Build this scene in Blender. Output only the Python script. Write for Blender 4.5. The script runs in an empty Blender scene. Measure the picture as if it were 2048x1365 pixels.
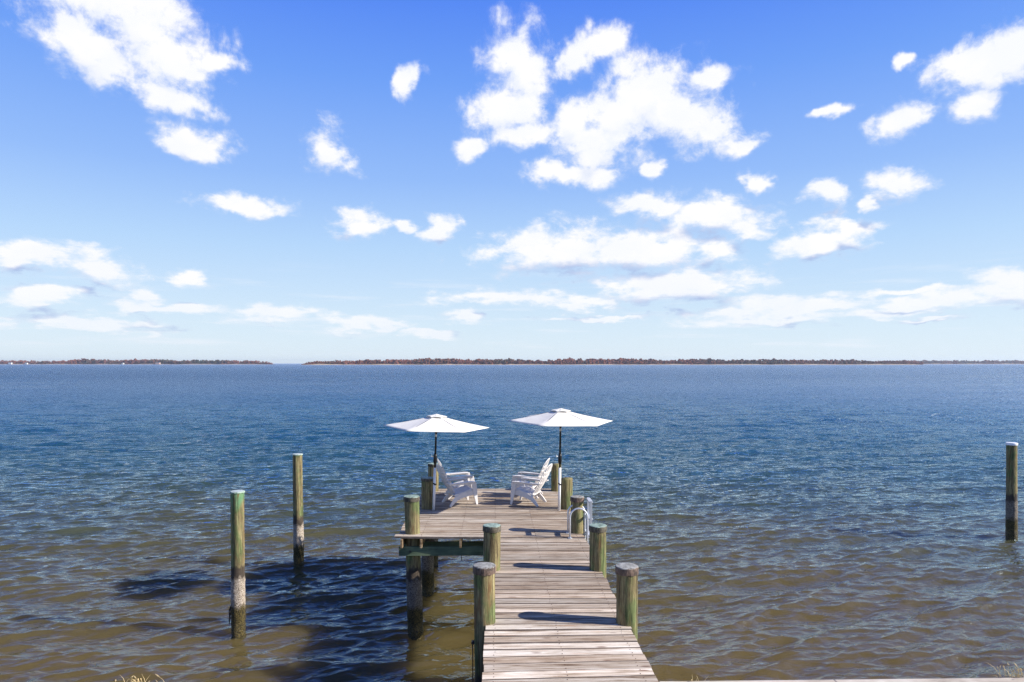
import bpy, math, random
import numpy as np
from mathutils import Vector, Matrix, Quaternion

random.seed(7)
rng = np.random.default_rng(11)
scene = bpy.context.scene
col = scene.collection
PI = math.pi
R = math.radians

# ------------------------------------------------------------------ helpers
class MB:
    """collects shapes, builds ONE mesh object"""
    def __init__(self):
        self.v = []; self.f = []; self.m = []
    def add(self, verts, faces, mat=0):
        b = len(self.v)
        self.v.extend(tuple(p) for p in verts)
        for f in faces:
            self.f.append(tuple(b + i for i in f)); self.m.append(mat)
    def hexa(self, p, mat=0):            # p: 4 bottom corners (ccw seen from above) then 4 top corners
        self.add(p, [(3, 2, 1, 0), (4, 5, 6, 7), (0, 1, 5, 4), (1, 2, 6, 5), (2, 3, 7, 6), (3, 0, 4, 7)], mat)
    def box(self, x0, x1, y0, y1, z0, z1, mat=0):
        self.hexa([(x0, y0, z0), (x1, y0, z0), (x1, y1, z0), (x0, y1, z0),
                   (x0, y0, z1), (x1, y0, z1), (x1, y1, z1), (x0, y1, z1)], mat)
    def tube(self, pts, r, seg=10, caps=True, mat=0):
        pts = [Vector(p) for p in pts]; n = len(pts)
        rs = r if isinstance(r, (list, tuple)) else [r] * n
        rings = []
        t0 = (pts[1] - pts[0]).normalized()
        up = Vector((0, 0, 1)) if abs(t0.z) < .9 else Vector((1, 0, 0))
        nx = t0.cross(up).normalized()
        for i in range(n):
            t = (pts[min(i + 1, n - 1)] - pts[max(i - 1, 0)]).normalized()
            nx = (nx - t * nx.dot(t)).normalized(); ny = t.cross(nx)
            rings.append([pts[i] + rs[i] * (math.cos(2 * PI * k / seg) * nx + math.sin(2 * PI * k / seg) * ny) for k in range(seg)])
        vs = [p for ring in rings for p in ring]; fs = []
        for i in range(n - 1):
            for k in range(seg):
                k2 = (k + 1) % seg
                fs.append((i * seg + k, i * seg + k2, (i + 1) * seg + k2, (i + 1) * seg + k))
        if caps:
            fs.append(tuple(range(seg - 1, -1, -1))); fs.append(tuple((n - 1) * seg + k for k in range(seg)))
        self.add(vs, fs, mat)
    def strip(self, pts, lat, w, th, mat=0):
        """rectangular section swept along pts; lat = width direction, w widths, th thicknesses"""
        pts = [Vector(p) for p in pts]; n = len(pts)
        w = w if isinstance(w, (list, tuple)) else [w] * n
        th = th if isinstance(th, (list, tuple)) else [th] * n
        lats = lat if isinstance(lat, list) else [Vector(lat)] * n
        vs = []
        for i in range(n):
            t = (pts[min(i + 1, n - 1)] - pts[max(i - 1, 0)]).normalized()
            l = (Vector(lats[i]) - t * Vector(lats[i]).dot(t)).normalized(); u = t.cross(l)
            vs += [pts[i] - l * w[i] / 2 - u * th[i] / 2, pts[i] + l * w[i] / 2 - u * th[i] / 2,
                   pts[i] + l * w[i] / 2 + u * th[i] / 2, pts[i] - l * w[i] / 2 + u * th[i] / 2]
        fs = [(3, 2, 1, 0), tuple((n - 1) * 4 + k for k in range(4))]
        for i in range(n - 1):
            for k in range(4):
                k2 = (k + 1) % 4
                fs.append((i * 4 + k, i * 4 + k2, (i + 1) * 4 + k2, (i + 1) * 4 + k))
        self.add(vs, fs, mat)
    def build(self, name, mats, parent=None, smooth=False, bevel=0):
        me = bpy.data.meshes.new(name)
        me.from_pydata(self.v, [], self.f)
        mats = mats if isinstance(mats, (list, tuple)) else [mats]
        for m in mats: me.materials.append(m)
        if len(mats) > 1: me.polygons.foreach_set('material_index', self.m)
        if smooth: me.polygons.foreach_set('use_smooth', [True] * len(me.polygons))
        me.update()
        o = bpy.data.objects.new(name, me); col.objects.link(o)
        if parent: o.parent = parent
        if bevel:
            b = o.modifiers.new('bevel', 'BEVEL'); b.width = bevel; b.segments = 2; b.limit_method = 'ANGLE'; b.angle_limit = R(40)
        return o

def np_mesh(name, verts, faces, mat, smooth=True):
    me = bpy.data.meshes.new(name)
    nv, nf, k = len(verts), len(faces), faces.shape[1]
    me.vertices.add(nv); me.vertices.foreach_set('co', np.ascontiguousarray(verts, dtype=np.float32).ravel())
    me.loops.add(nf * k); me.loops.foreach_set('vertex_index', faces.astype(np.int32).ravel())
    me.polygons.add(nf); me.polygons.foreach_set('loop_start', np.arange(0, nf * k, k, dtype=np.int32))
    me.polygons.foreach_set('use_smooth', np.full(nf, smooth, dtype=bool))
    me.materials.append(mat); me.update(calc_edges=True); me.validate()
    o = bpy.data.objects.new(name, me); col.objects.link(o)
    return o

def tag(o, label=None, cat=None, group=None, kind=None):
    if label: o['label'] = label
    if cat: o['category'] = cat
    if group: o['group'] = group
    if kind: o['kind'] = kind
    return o

def empty(name, loc, rz=0, ry=0, rx=0):
    o = bpy.data.objects.new(name, None); col.objects.link(o)
    o.location = loc; o.rotation_euler = (rx, ry, rz); o.empty_display_size = .2
    return o

def copy_tree(o, parent=None):
    c = o.copy(); col.objects.link(c); c.parent = parent
    for ch in list(o.children): copy_tree(ch, c)
    return c

# node helper
class NT:
    def __init__(s, tree): s.t = tree
    def __call__(s, typ, inputs=None, **props):
        n = s.t.nodes.new(typ)
        for k, v in props.items(): setattr(n, k, v)
        for k, v in (inputs or {}).items():
            sock = n.inputs[k]
            if isinstance(v, bpy.types.NodeSocket): s.t.links.new(v, sock)
            else: sock.default_value = v
        return n
    def link(s, a, b): s.t.links.new(a, b)
    def math(s, op, a, b=0.0, c=0.0, clamp=False):
        n = s.t.nodes.new('ShaderNodeMath'); n.operation = op; n.use_clamp = clamp
        for i, v in enumerate((a, b, c)):
            if isinstance(v, bpy.types.NodeSocket): s.t.links.new(v, n.inputs[i])
            else: n.inputs[i].default_value = v
        return n.outputs[0]
    def vmath(s, op, a, b=(0, 0, 0)):
        n = s.t.nodes.new('ShaderNodeVectorMath'); n.operation = op
        for i, v in enumerate((a, b)):
            if isinstance(v, bpy.types.NodeSocket): s.t.links.new(v, n.inputs[i])
            else: n.inputs[i].default_value = v
        return n.outputs['Value'] if op in ('LENGTH', 'DOT_PRODUCT') else n.outputs[0]
    def mix(s, fac, a, b, blend='MIX'):
        n = s.t.nodes.new('ShaderNodeMix'); n.data_type = 'RGBA'; n.blend_type = blend
        for i, v in ((0, fac), (6, a), (7, b)):
            if isinstance(v, bpy.types.NodeSocket): s.t.links.new(v, n.inputs[i])
            else: n.inputs[i].default_value = v if i == 0 else (*v, 1) if len(v) == 3 else v
        return n.outputs[2]
    def ramp(s, fac, stops, interp='LINEAR'):
        n = s.t.nodes.new('ShaderNodeValToRGB'); n.color_ramp.interpolation = interp
        e = n.color_ramp.elements
        while len(e) < len(stops): e.new(.5)
        for el, (p, c) in zip(e, stops):
            el.position = p; el.color = (*c, 1) if not isinstance(c, (int, float)) else (c, c, c, 1)
        s.t.links.new(fac, n.inputs[0]); return n.outputs[0]
    def smooth(s, v, lo, hi, a=0.0, b=1.0):
        n = s.t.nodes.new('ShaderNodeMapRange'); n.interpolation_type = 'SMOOTHSTEP'
        s.t.links.new(v, n.inputs[0])
        for i, x in ((1, lo), (2, hi), (3, a), (4, b)):
            if isinstance(x, bpy.types.NodeSocket): s.t.links.new(x, n.inputs[i])
            else: n.inputs[i].default_value = x
        return n.outputs[0]
    def noise(s, vec, scale=1.0, detail=4.0, rough=.5, dist=0.0, lac=2.0, dims='3D', w=0):
        n = s('ShaderNodeTexNoise', {'Vector': vec, 'Scale': scale, 'Detail': detail, 'Roughness': rough, 'Distortion': dist, 'Lacunarity': lac}, noise_dimensions=dims)
        return n.outputs['Fac']
    def mapping(s, vec, loc=(0, 0, 0), rot=(0, 0, 0), sc=(1, 1, 1), typ='POINT'):
        return s('ShaderNodeMapping', {'Vector': vec, 'Location': loc, 'Rotation': rot, 'Scale': sc}, vector_type=typ).outputs[0]

def new_mat(name):
    m = bpy.data.materials.new(name); m.use_nodes = True
    m.node_tree.nodes.clear()
    nt = NT(m.node_tree)
    out = nt('ShaderNodeOutputMaterial'); bs = nt('ShaderNodeBsdfPrincipled')
    nt.link(bs.outputs[0], out.inputs[0])
    return m, nt, bs

def setin(nt, bs, key, v):
    if isinstance(v, bpy.types.NodeSocket): nt.link(v, bs.inputs[key])
    else: bs.inputs[key].default_value = v

def bump(nt, bs, h, strength=.5, dist=.01):
    b = nt('ShaderNodeBump', {'Height': h, 'Strength': strength, 'Distance': dist}); nt.link(b.outputs[0], bs.inputs['Normal']); return b

# ------------------------------------------------------------------ camera frame
H = 5.62                     # eye height above the water
F = 1365.0; HZ = 727.0       # focal length and horizon row in photo pixels
cam = bpy.data.cameras.new('camera'); co = bpy.data.objects.new('camera', cam); col.objects.link(co)
co.location = (0, 0, H); co.rotation_euler = (R(90), 0, 0)
cam.lens = 24.0; cam.sensor_width = 36; cam.shift_y = (HZ - 682.5) / 2048
cam.clip_start = .1; cam.clip_end = 40000
scene.camera = co

# sun
sdir = Vector((1.30, -.24, .75)).normalized()      # towards the sun
sun = bpy.data.lights.new('sun', 'SUN'); sun.energy = 5.0; sun.angle = R(.53); sun.color = (1, .95, .87)
so = bpy.data.objects.new('sun', sun); col.objects.link(so); so.location = (30, -5, 30)
so.rotation_euler = (-sdir).to_track_quat('-Z', 'Y').to_euler()

# ------------------------------------------------------------------ world: sky with clouds
def azel(x, y):
    return math.atan((x - 1024) / F), math.atan((HZ - y) / math.hypot(F, x - 1024))
# (x, y, rx, ry, rot) of cloud puffs measured on the photograph, kept as azimuth/elevation directions
CL = [(250,20,195,105,-10),(345,110,125,85,-15),(345,190,95,48,-8),(175,90,140,75,-25),(435,122,48,24,0),
 (385,290,88,38,-18),(415,312,58,28,-15),(664,300,50,55,-30),(815,165,24,46,-25),
 (1045,130,82,95,0),(1015,215,88,70,0),(950,302,50,26,10),(1045,275,80,34,0),(1200,92,80,40,0),(1155,110,40,60,20),
 (1280,185,125,95,0),(1230,235,90,60,0),(1150,240,60,50,0),(1350,230,125,76,-10),(1200,275,135,62,0),(1435,262,75,52,-25),(1478,296,34,26,0),(1405,158,58,24,0),
 (1110,350,75,32,0),(1190,352,62,28,0),(1180,308,60,30,0),
 (1314,340,26,17,0),(1505,372,32,20,0),(1648,382,48,34,0),(1800,372,66,38,-10),(1740,405,20,13,0),
 (1975,130,125,80,0),(2045,95,110,70,0),(1945,215,68,42,0),(1800,237,66,42,0),(1800,120,22,14,0),(1660,225,46,12,20),
 (1300,408,85,34,0),(1400,432,115,40,0),(1500,450,70,32,0),(1640,482,105,40,8),(1690,452,55,28,0),
 (1130,505,185,60,0),(1290,500,165,56,0),(1440,494,55,26,0),(1350,568,190,40,0),
 (480,412,112,22,0),(720,447,52,28,0),(872,455,44,26,10),(800,455,28,14,0),
 (50,508,80,30,-5),(195,528,105,38,-8),(80,594,112,27,0),(370,560,48,18,0),(295,590,34,18,0),(330,614,140,19,0),(550,632,130,20,-3),(730,649,110,14,-2),(170,645,210,18,-2),
 (1000,597,140,19,0),(1160,610,95,16,0),(935,634,52,15,0),(1600,608,150,24,0),(1560,632,240,17,0),(1850,604,190,23,6),(2000,575,115,38,14),(1800,580,150,10,4),(1200,638,130,8,0),(850,668,60,9,0),(1850,636,120,7,0),
 (-250,200,150,90,0),(-300,480,170,40,0),(2300,250,140,80,0),(2350,520,180,36,0)]
gt = bpy.data.node_groups.new('cloud_field', 'ShaderNodeTree')
gt.interface.new_socket('P', in_out='INPUT', socket_type='NodeSocketVector')
gt.interface.new_socket('D', in_out='OUTPUT', socket_type='NodeSocketFloat'); gt.interface.new_socket('B', in_out='OUTPUT', socket_type='NodeSocketFloat')
g = NT(gt); gi = g('NodeGroupInput'); go = g('NodeGroupOutput')
P = gi.outputs[0]
# warp the position a little so that puffs lose their oval outline
sq = g('ShaderNodeSeparateXYZ', {0: P})
qy = g.math('MULTIPLY', g.math('LOGARITHM', g.math('ADD', g.math('MAXIMUM', sq.outputs[1], -.02), .10), math.e), 1.25)
Q = g('ShaderNodeCombineXYZ', {0: g.math('MULTIPLY', sq.outputs[0], 2.6), 1: qy, 2: 0.0}).outputs[0]
warp = g('ShaderNodeTexNoise', {'Vector': Q, 'Scale': 5.0, 'Detail': 4.0, 'Roughness': .55})
wv = g.vmath('SUBTRACT', warp.outputs['Color'], (.5, .5, .5))
wv = g.vmath('MULTIPLY', wv, (.09, .045, 0))
Pw = g.vmath('ADD', P, wv)
# the same position turned by a few fixed angles, one per tilt of puff
TURN = {}
for ang in (-25, -12, 0, 10):
    ca, sa = math.cos(R(ang)), math.sin(R(ang))
    TURN[ang] = (ca, sa, Pw if ang == 0 else g('ShaderNodeCombineXYZ', {0: g.vmath('DOT_PRODUCT', Pw, (ca, sa, 0)), 1: g.vmath('DOT_PRODUCT', Pw, (-sa, ca, 0)), 2: 0.0}).outputs[0])
cur = None
for (x, y, rx, ry, rot) in CL:
    a, e = azel(x, y)
    ax = abs(azel(x + rx, y)[0] - azel(x - rx, y)[0]) / 2; ey = abs(azel(x, y + ry)[1] - azel(x, y - ry)[1]) / 2
    ca, sa, pv = TURN[min(TURN, key=lambda t: abs(t - rot))]
    a, e = ca * a + sa * e, -sa * a + ca * e
    m = g('ShaderNodeVectorMath', {0: pv, 1: (1 / ax, 1 / ey, 0), 2: (-a / ax, -e / ey, 0)}, operation='MULTIPLY_ADD').outputs[0]
    l = g.vmath('LENGTH', m)
    cur = l if cur is None else g.math('SMOOTH_MIN', cur, l, .25)
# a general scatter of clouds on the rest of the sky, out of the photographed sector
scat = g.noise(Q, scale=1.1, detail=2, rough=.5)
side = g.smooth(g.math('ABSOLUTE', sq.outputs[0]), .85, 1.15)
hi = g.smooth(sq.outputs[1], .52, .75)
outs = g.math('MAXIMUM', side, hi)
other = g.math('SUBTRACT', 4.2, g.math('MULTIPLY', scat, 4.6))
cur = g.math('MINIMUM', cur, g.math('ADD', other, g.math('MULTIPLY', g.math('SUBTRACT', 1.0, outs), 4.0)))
base = g.math('SUBTRACT', 1.05, cur)
base = g.math('MAXIMUM', base, -1.2)
n1 = g.noise(Q, scale=8.5, detail=12, rough=.64, dist=.18)
D = g.math('ADD', base, g.math('MULTIPLY', g.math('SUBTRACT', n1, .5), 2.25))
g.link(D, go.inputs[0]); g.link(base, go.inputs[1])

world = bpy.data.worlds.new('World'); scene.world = world; world.use_nodes = True
world.node_tree.nodes.clear(); w = NT(world.node_tree)
wout = w('ShaderNodeOutputWorld'); bg = w('ShaderNodeBackground', {'Strength': .06}); w.link(bg.outputs[0], wout.inputs[0])
sky = w('ShaderNodeTexSky', sky_type='NISHITA', sun_disc=False, sun_elevation=math.asin(sdir.z),
        sun_rotation=math.atan2(sdir.x, sdir.y), altitude=0, air_density=1.0, dust_density=.4, ozone_density=1.6)
gen = w('ShaderNodeTexCoord').outputs['Generated']
d = w('ShaderNodeSeparateXYZ', {0: w.vmath('NORMALIZE', gen)})
az = w.math('ARCTAN2', d.outputs[0], d.outputs[1]); el = w.math('ARCSINE', d.outputs[2])
Pd = w('ShaderNodeCombineXYZ', {0: az, 1: el, 2: 0.0}).outputs[0]
def field(vec):
    n = w('ShaderNodeGroup'); n.node_tree = gt; w.link(vec, n.inputs[0]); return n.outputs[0], n.outputs[1]
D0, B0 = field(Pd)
D1, B1 = field(w.vmath('ADD', Pd, (.004, .026, 0)))
alpha = w.smooth(D0, -.17, .62)
wisp = w.noise(w.vmath('MULTIPLY', Pd, (26, 44, 1)), detail=7, rough=.66)
alpha = w.math('MULTIPLY', alpha, w.smooth(w.math('ADD', w.math('MULTIPLY', D0, .45), wisp), .38, .78, .35, 1.0))
alpha = w.math('MULTIPLY', alpha, w.smooth(el, .03, .13, .72, 1.0))
lowf = w.smooth(el, .15, .30)                      # low clouds are seen from the side: their grey undersides show
und = w.math('MULTIPLY', w.smooth(w.math('ADD', w.math('SUBTRACT', B1, B0), w.math('MULTIPLY', w.math('SUBTRACT', D1, D0), .18)), -.1, .85), w.math('SUBTRACT', 1.0, w.math('MULTIPLY', lowf, .85)))
thick = w.smooth(D0, -.2, .25)
shade = w.math('MULTIPLY', und, thick)
CLW = (10.2, 10.15, 10.3); CLS = (4.2, 5.2, 8.0)
soft = w.smooth(w.noise(w.vmath('MULTIPLY', Pd, (9, 14, 1)), detail=5, rough=.6), .38, .62, 0.0, .30)
CLM = (8.2, 8.9, 10.3)
relief = w.math('MULTIPLY', w.smooth(w.math('SUBTRACT', D1, D0), -.25, .55), .55)
ccol = w.mix(shade, w.mix(w.math('MAXIMUM', soft, relief), CLW, CLM), CLS)
# sky colour: set gradient, a little Nishita; unseen zenith darkened to deepen shadows
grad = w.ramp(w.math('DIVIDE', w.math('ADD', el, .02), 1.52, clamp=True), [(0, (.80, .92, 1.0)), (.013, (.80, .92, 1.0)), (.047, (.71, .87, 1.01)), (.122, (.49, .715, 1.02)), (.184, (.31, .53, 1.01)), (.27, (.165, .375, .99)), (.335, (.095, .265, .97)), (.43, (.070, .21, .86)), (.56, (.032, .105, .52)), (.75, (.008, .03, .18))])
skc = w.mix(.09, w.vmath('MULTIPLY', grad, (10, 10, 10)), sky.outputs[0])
strk = w.math('MULTIPLY', w.smooth(w.noise(w.vmath('MULTIPLY', Pd, (5, 60, 1)), detail=5, rough=.62), .50, .74), w.math('MULTIPLY', w.smooth(el, .0, .03), w.smooth(el, .15, .07)))
skc = w.mix(w.math('MULTIPLY', strk, .6), skc, (9.2, 9.5, 10.2))
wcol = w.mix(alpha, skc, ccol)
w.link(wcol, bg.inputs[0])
world.cycles.sampling_method = 'MANUAL'; world.cycles.sample_map_resolution = 512

# ------------------------------------------------------------------ materials
def mat_planks():
    m, nt, bs = new_mat('weathered_planks')
    ob = nt('ShaderNodeTexCoord').outputs['Object']
    geo = nt('ShaderNodeNewGeometry'); rnd = geo.outputs['Random Per Island']
    off = nt('ShaderNodeCombineXYZ', {0: nt.math('MULTIPLY', rnd, 37.0), 1: 0.0, 2: nt.math('MULTIPLY', rnd, 91.0)}).outputs[0]
    p = nt.vmath('ADD', ob, off)
    gr = nt.noise(nt.mapping(p, sc=(1.1, 26, 26)), scale=1.0, detail=8, rough=.68, dist=.6)
    fine = nt.noise(nt.mapping(p, sc=(4, 140, 140)), scale=1.0, detail=4, rough=.7)
    blot = nt.noise(nt.mapping(p, sc=(1.3, 5, 5)), scale=1.0, detail=4, rough=.6)
    f = nt.math('ADD', nt.math('MULTIPLY', gr, .62), nt.math('ADD', nt.math('MULTIPLY', fine, .18), nt.math('MULTIPLY', blot, .26)))
    c = nt.ramp(f, [(.36, (.055, .032, .018)), (.445, (.20, .135, .085)), (.53, (.445, .375, .295)), (.66, (.69, .635, .555))])
    # knots
    vor = nt('ShaderNodeTexVoronoi', {'Vector': nt.mapping(p, sc=(1.7, 7, 7)), 'Scale': 1.0, 'Randomness': 1.0})
    kn = nt.smooth(vor.outputs['Distance'], .05, .16, 1.0, 0.0)
    c = nt.mix(nt.math('MULTIPLY', kn, .8), c, (.13, .06, .035))
    # rust and tannin streaks
    ru = nt.smooth(nt.noise(nt.mapping(p, sc=(1.6, 17, 17)), scale=1.0, detail=3, rough=.6), .64, .74)
    c = nt.mix(nt.math('MULTIPLY', ru, .6), c, (.38, .16, .055))
    # every board its own tone; the trodden boards near shore are bleached paler
    sp = nt('ShaderNodeSeparateXYZ', {0: ob})
    tone = nt.math('MULTIPLY', nt.math('ADD', nt.math('MULTIPLY', nt('ShaderNodeTexWhiteNoise', {'W': rnd}, noise_dimensions='1D').outputs[0], .50), .68),
                   nt.smooth(sp.outputs[1], -4.5, 1.0, 1.32, .86))
    warm = nt.math('FRACT', nt.math('MULTIPLY', rnd, 17.3))
    c = nt.mix(nt.math('MULTIPLY', warm, .35), c, nt.mix(1.0, c, (1.0, .76, .55), 'MULTIPLY'))
    cc = nt('ShaderNodeCombineColor', {0: tone, 1: tone, 2: tone}).outputs[0]
    c = nt.mix(1.0, c, cc, 'MULTIPLY')
    setin(nt, bs, 'Base Color', c); setin(nt, bs, 'Roughness', .85); bs.inputs['Specular IOR Level'].default_value = .25
    bump(nt, bs, nt.math('ADD', gr, nt.math('MULTIPLY', fine, .5)), .55, .012)
    return m

def mat_lumber(name, c0, c1, c2):
    m, nt, bs = new_mat(name)
    ob = nt('ShaderNodeTexCoord').outputs['Object']
    gr = nt.noise(nt.mapping(ob, sc=(1.5, 5, 22)), detail=6, rough=.65, dist=.4)
    bl = nt.noise(ob, scale=2.6, detail=4, rough=.6)
    f = nt.math('ADD', nt.math('MULTIPLY', gr, .6), nt.math('MULTIPLY', bl, .4))
    c = nt.ramp(f, [(.36, c0), (.5, c1), (.66, c2)])
    setin(nt, bs, 'Base Color', c); setin(nt, bs, 'Roughness', .85); bs.inputs['Specular IOR Level'].default_value = .25
    bump(nt, bs, gr, .5, .01)
    return m

def mat_pile():
    m, nt, bs = new_mat('piling_wood')
    pos = nt('ShaderNodeNewGeometry').outputs['Position']
    rnd = nt('ShaderNodeObjectInfo').outputs['Random']
    off = nt('ShaderNodeCombineXYZ', {0: nt.math('MULTIPLY', rnd, 50.0), 1: nt.math('MULTIPLY', rnd, 20.0), 2: 0.0}).outputs[0]
    p = nt.vmath('ADD', pos, off)
    z = nt('ShaderNodeSeparateXYZ', {0: pos}).outputs[2]
    st = nt.noise(nt.mapping(p, sc=(24, 24, 1.3)), detail=6, rough=.7, dist=.3)
    fn = nt.noise(nt.mapping(p, sc=(90, 90, 6)), detail=4, rough=.7)
    bl = nt.noise(nt.mapping(p, sc=(5, 5, 2.2)), detail=4, rough=.6)
    f = nt.math('ADD', nt.math('MULTIPLY', st, .6), nt.math('MULTIPLY', fn, .4))
    wood = nt.ramp(f, [(.36, (.035, .024, .012)), (.45, (.13, .10, .05)), (.55, (.26, .215, .10)), (.7, (.42, .37, .21))])
    green = nt.ramp(f, [(.36, (.02, .028, .012)), (.48, (.10, .125, .045)), (.66, (.25, .28, .12))])
    wood = nt.mix(nt.smooth(bl, .46, .64), wood, green)
    tb = nt.math('MULTIPLY', nt.smooth(nt.math('ADD', z, nt.math('MULTIPLY', bl, .7)), 2.95, 3.25), nt.smooth(nt('ShaderNodeSeparateXYZ', {0: pos}).outputs[0], -3.5, -5.0))
    tb = nt.math('MULTIPLY', tb, nt.smooth(nt('ShaderNodeSeparateXYZ', {0: pos}).outputs[1], 17, 15.5))
    wood = nt.mix(nt.math('MULTIPLY', tb, .8), wood, nt.ramp(f, [(.34, (.03, .07, .035)), (.6, (.16, .34, .17))]))
    brown = nt.smooth(nt.noise(nt.mapping(p, loc=(7, 3, 1), sc=(9, 9, 1.6)), detail=3), .58, .70)
    wood = nt.mix(nt.math('MULTIPLY', brown, .75), wood, (.15, .075, .03))
    crack = nt.smooth(nt.noise(nt.mapping(p, loc=(1, 9, 1), sc=(60, 60, .9)), detail=2), .60, .66)
    wood = nt.mix(nt.math('MULTIPLY', crack, .7), wood, (.05, .035, .015))
    zn = nt.math('ADD', z, nt.math('MULTIPLY', nt.math('SUBTRACT', nt.noise(nt.mapping(p, sc=(9, 9, 4)), detail=5, rough=.7), .5), .42))
    bar_n = nt.noise(p, scale=45, detail=3, rough=.7)
    barn = nt.ramp(bar_n, [(.34, (.10, .075, .05)), (.5, (.38, .31, .24)), (.66, (.62, .55, .47))])
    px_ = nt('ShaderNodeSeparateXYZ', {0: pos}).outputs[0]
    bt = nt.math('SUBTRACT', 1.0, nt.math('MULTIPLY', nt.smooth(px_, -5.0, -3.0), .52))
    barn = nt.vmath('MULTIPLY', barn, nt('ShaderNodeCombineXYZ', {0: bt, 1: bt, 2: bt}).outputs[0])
    alg = nt.ramp(bar_n, [(.38, (.012, .01, .006)), (.55, (.085, .065, .02)), (.7, (.20, .15, .05))])
    dark = nt.mix(nt.math('MULTIPLY', f, .6), (.03, .023, .017), (.12, .09, .065))
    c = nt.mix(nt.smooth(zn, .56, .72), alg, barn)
    c = nt.mix(nt.smooth(zn, 1.12, 1.24), c, dark)
    c = nt.mix(nt.smooth(zn, 1.38, 1.48), c, wood)
    wet = nt.smooth(z, .12, .35, .25, .9)
    setin(nt, bs, 'Base Color', c); setin(nt, bs, 'Roughness', wet); bs.inputs['Specular IOR Level'].default_value = .3
    crust = nt.smooth(z, 1.15, 1.4, 1.0, 0.0)
    h = nt.math('ADD', nt.math('MULTIPLY', f, .6), nt.math('MULTIPLY', nt.math('MULTIPLY', bar_n, crust), 2.0))
    h = nt.math('SUBTRACT', h, nt.math('MULTIPLY', crack, .5))
    bump(nt, bs, h, .8, .02)
    return m

def mat_cap(name, side0, side1, top0, top1):
    m, nt, bs = new_mat(name)
    g_ = nt('ShaderNodeNewGeometry'); pos = g_.outputs['Position']
    nz = nt('ShaderNodeSeparateXYZ', {0: g_.outputs['True Normal']}).outputs[2]
    n1 = nt.noise(nt.mapping(pos, sc=(20, 20, 8)), detail=6, rough=.7); n2 = nt.noise(pos, scale=14, detail=6, rough=.7)
    s = nt.ramp(n1, [(.38, side0), (.62, side1)]); t = nt.ramp(n2, [(.36, top0), (.6, top1)])
    c = nt.mix(nt.smooth(nz, .5, .8), s, t)
    setin(nt, bs, 'Base Color', c); setin(nt, bs, 'Roughness', .75)
    bump(nt, bs, n1, .6, .01)
    return m

def mat_plain(name, c, rough=.5, metal=0.0, noise_amt=.12, scale=6.0, spec=.5):
    m, nt, bs = new_mat(name)
    pos = nt('ShaderNodeTexCoord').outputs['Object']
    n = nt.noise(pos, scale=scale, detail=5, rough=.65)
    lo = tuple(x * (1 - noise_amt * 2) for x in c); hi_ = tuple(min(1, x * (1 + noise_amt)) for x in c)
    setin(nt, bs, 'Base Color', nt.ramp(n, [(.3, lo), (.65, hi_)])); setin(nt, bs, 'Roughness', rough); setin(nt, bs, 'Metallic', metal)
    bs.inputs['Specular IOR Level'].default_value = spec
    return m

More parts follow.
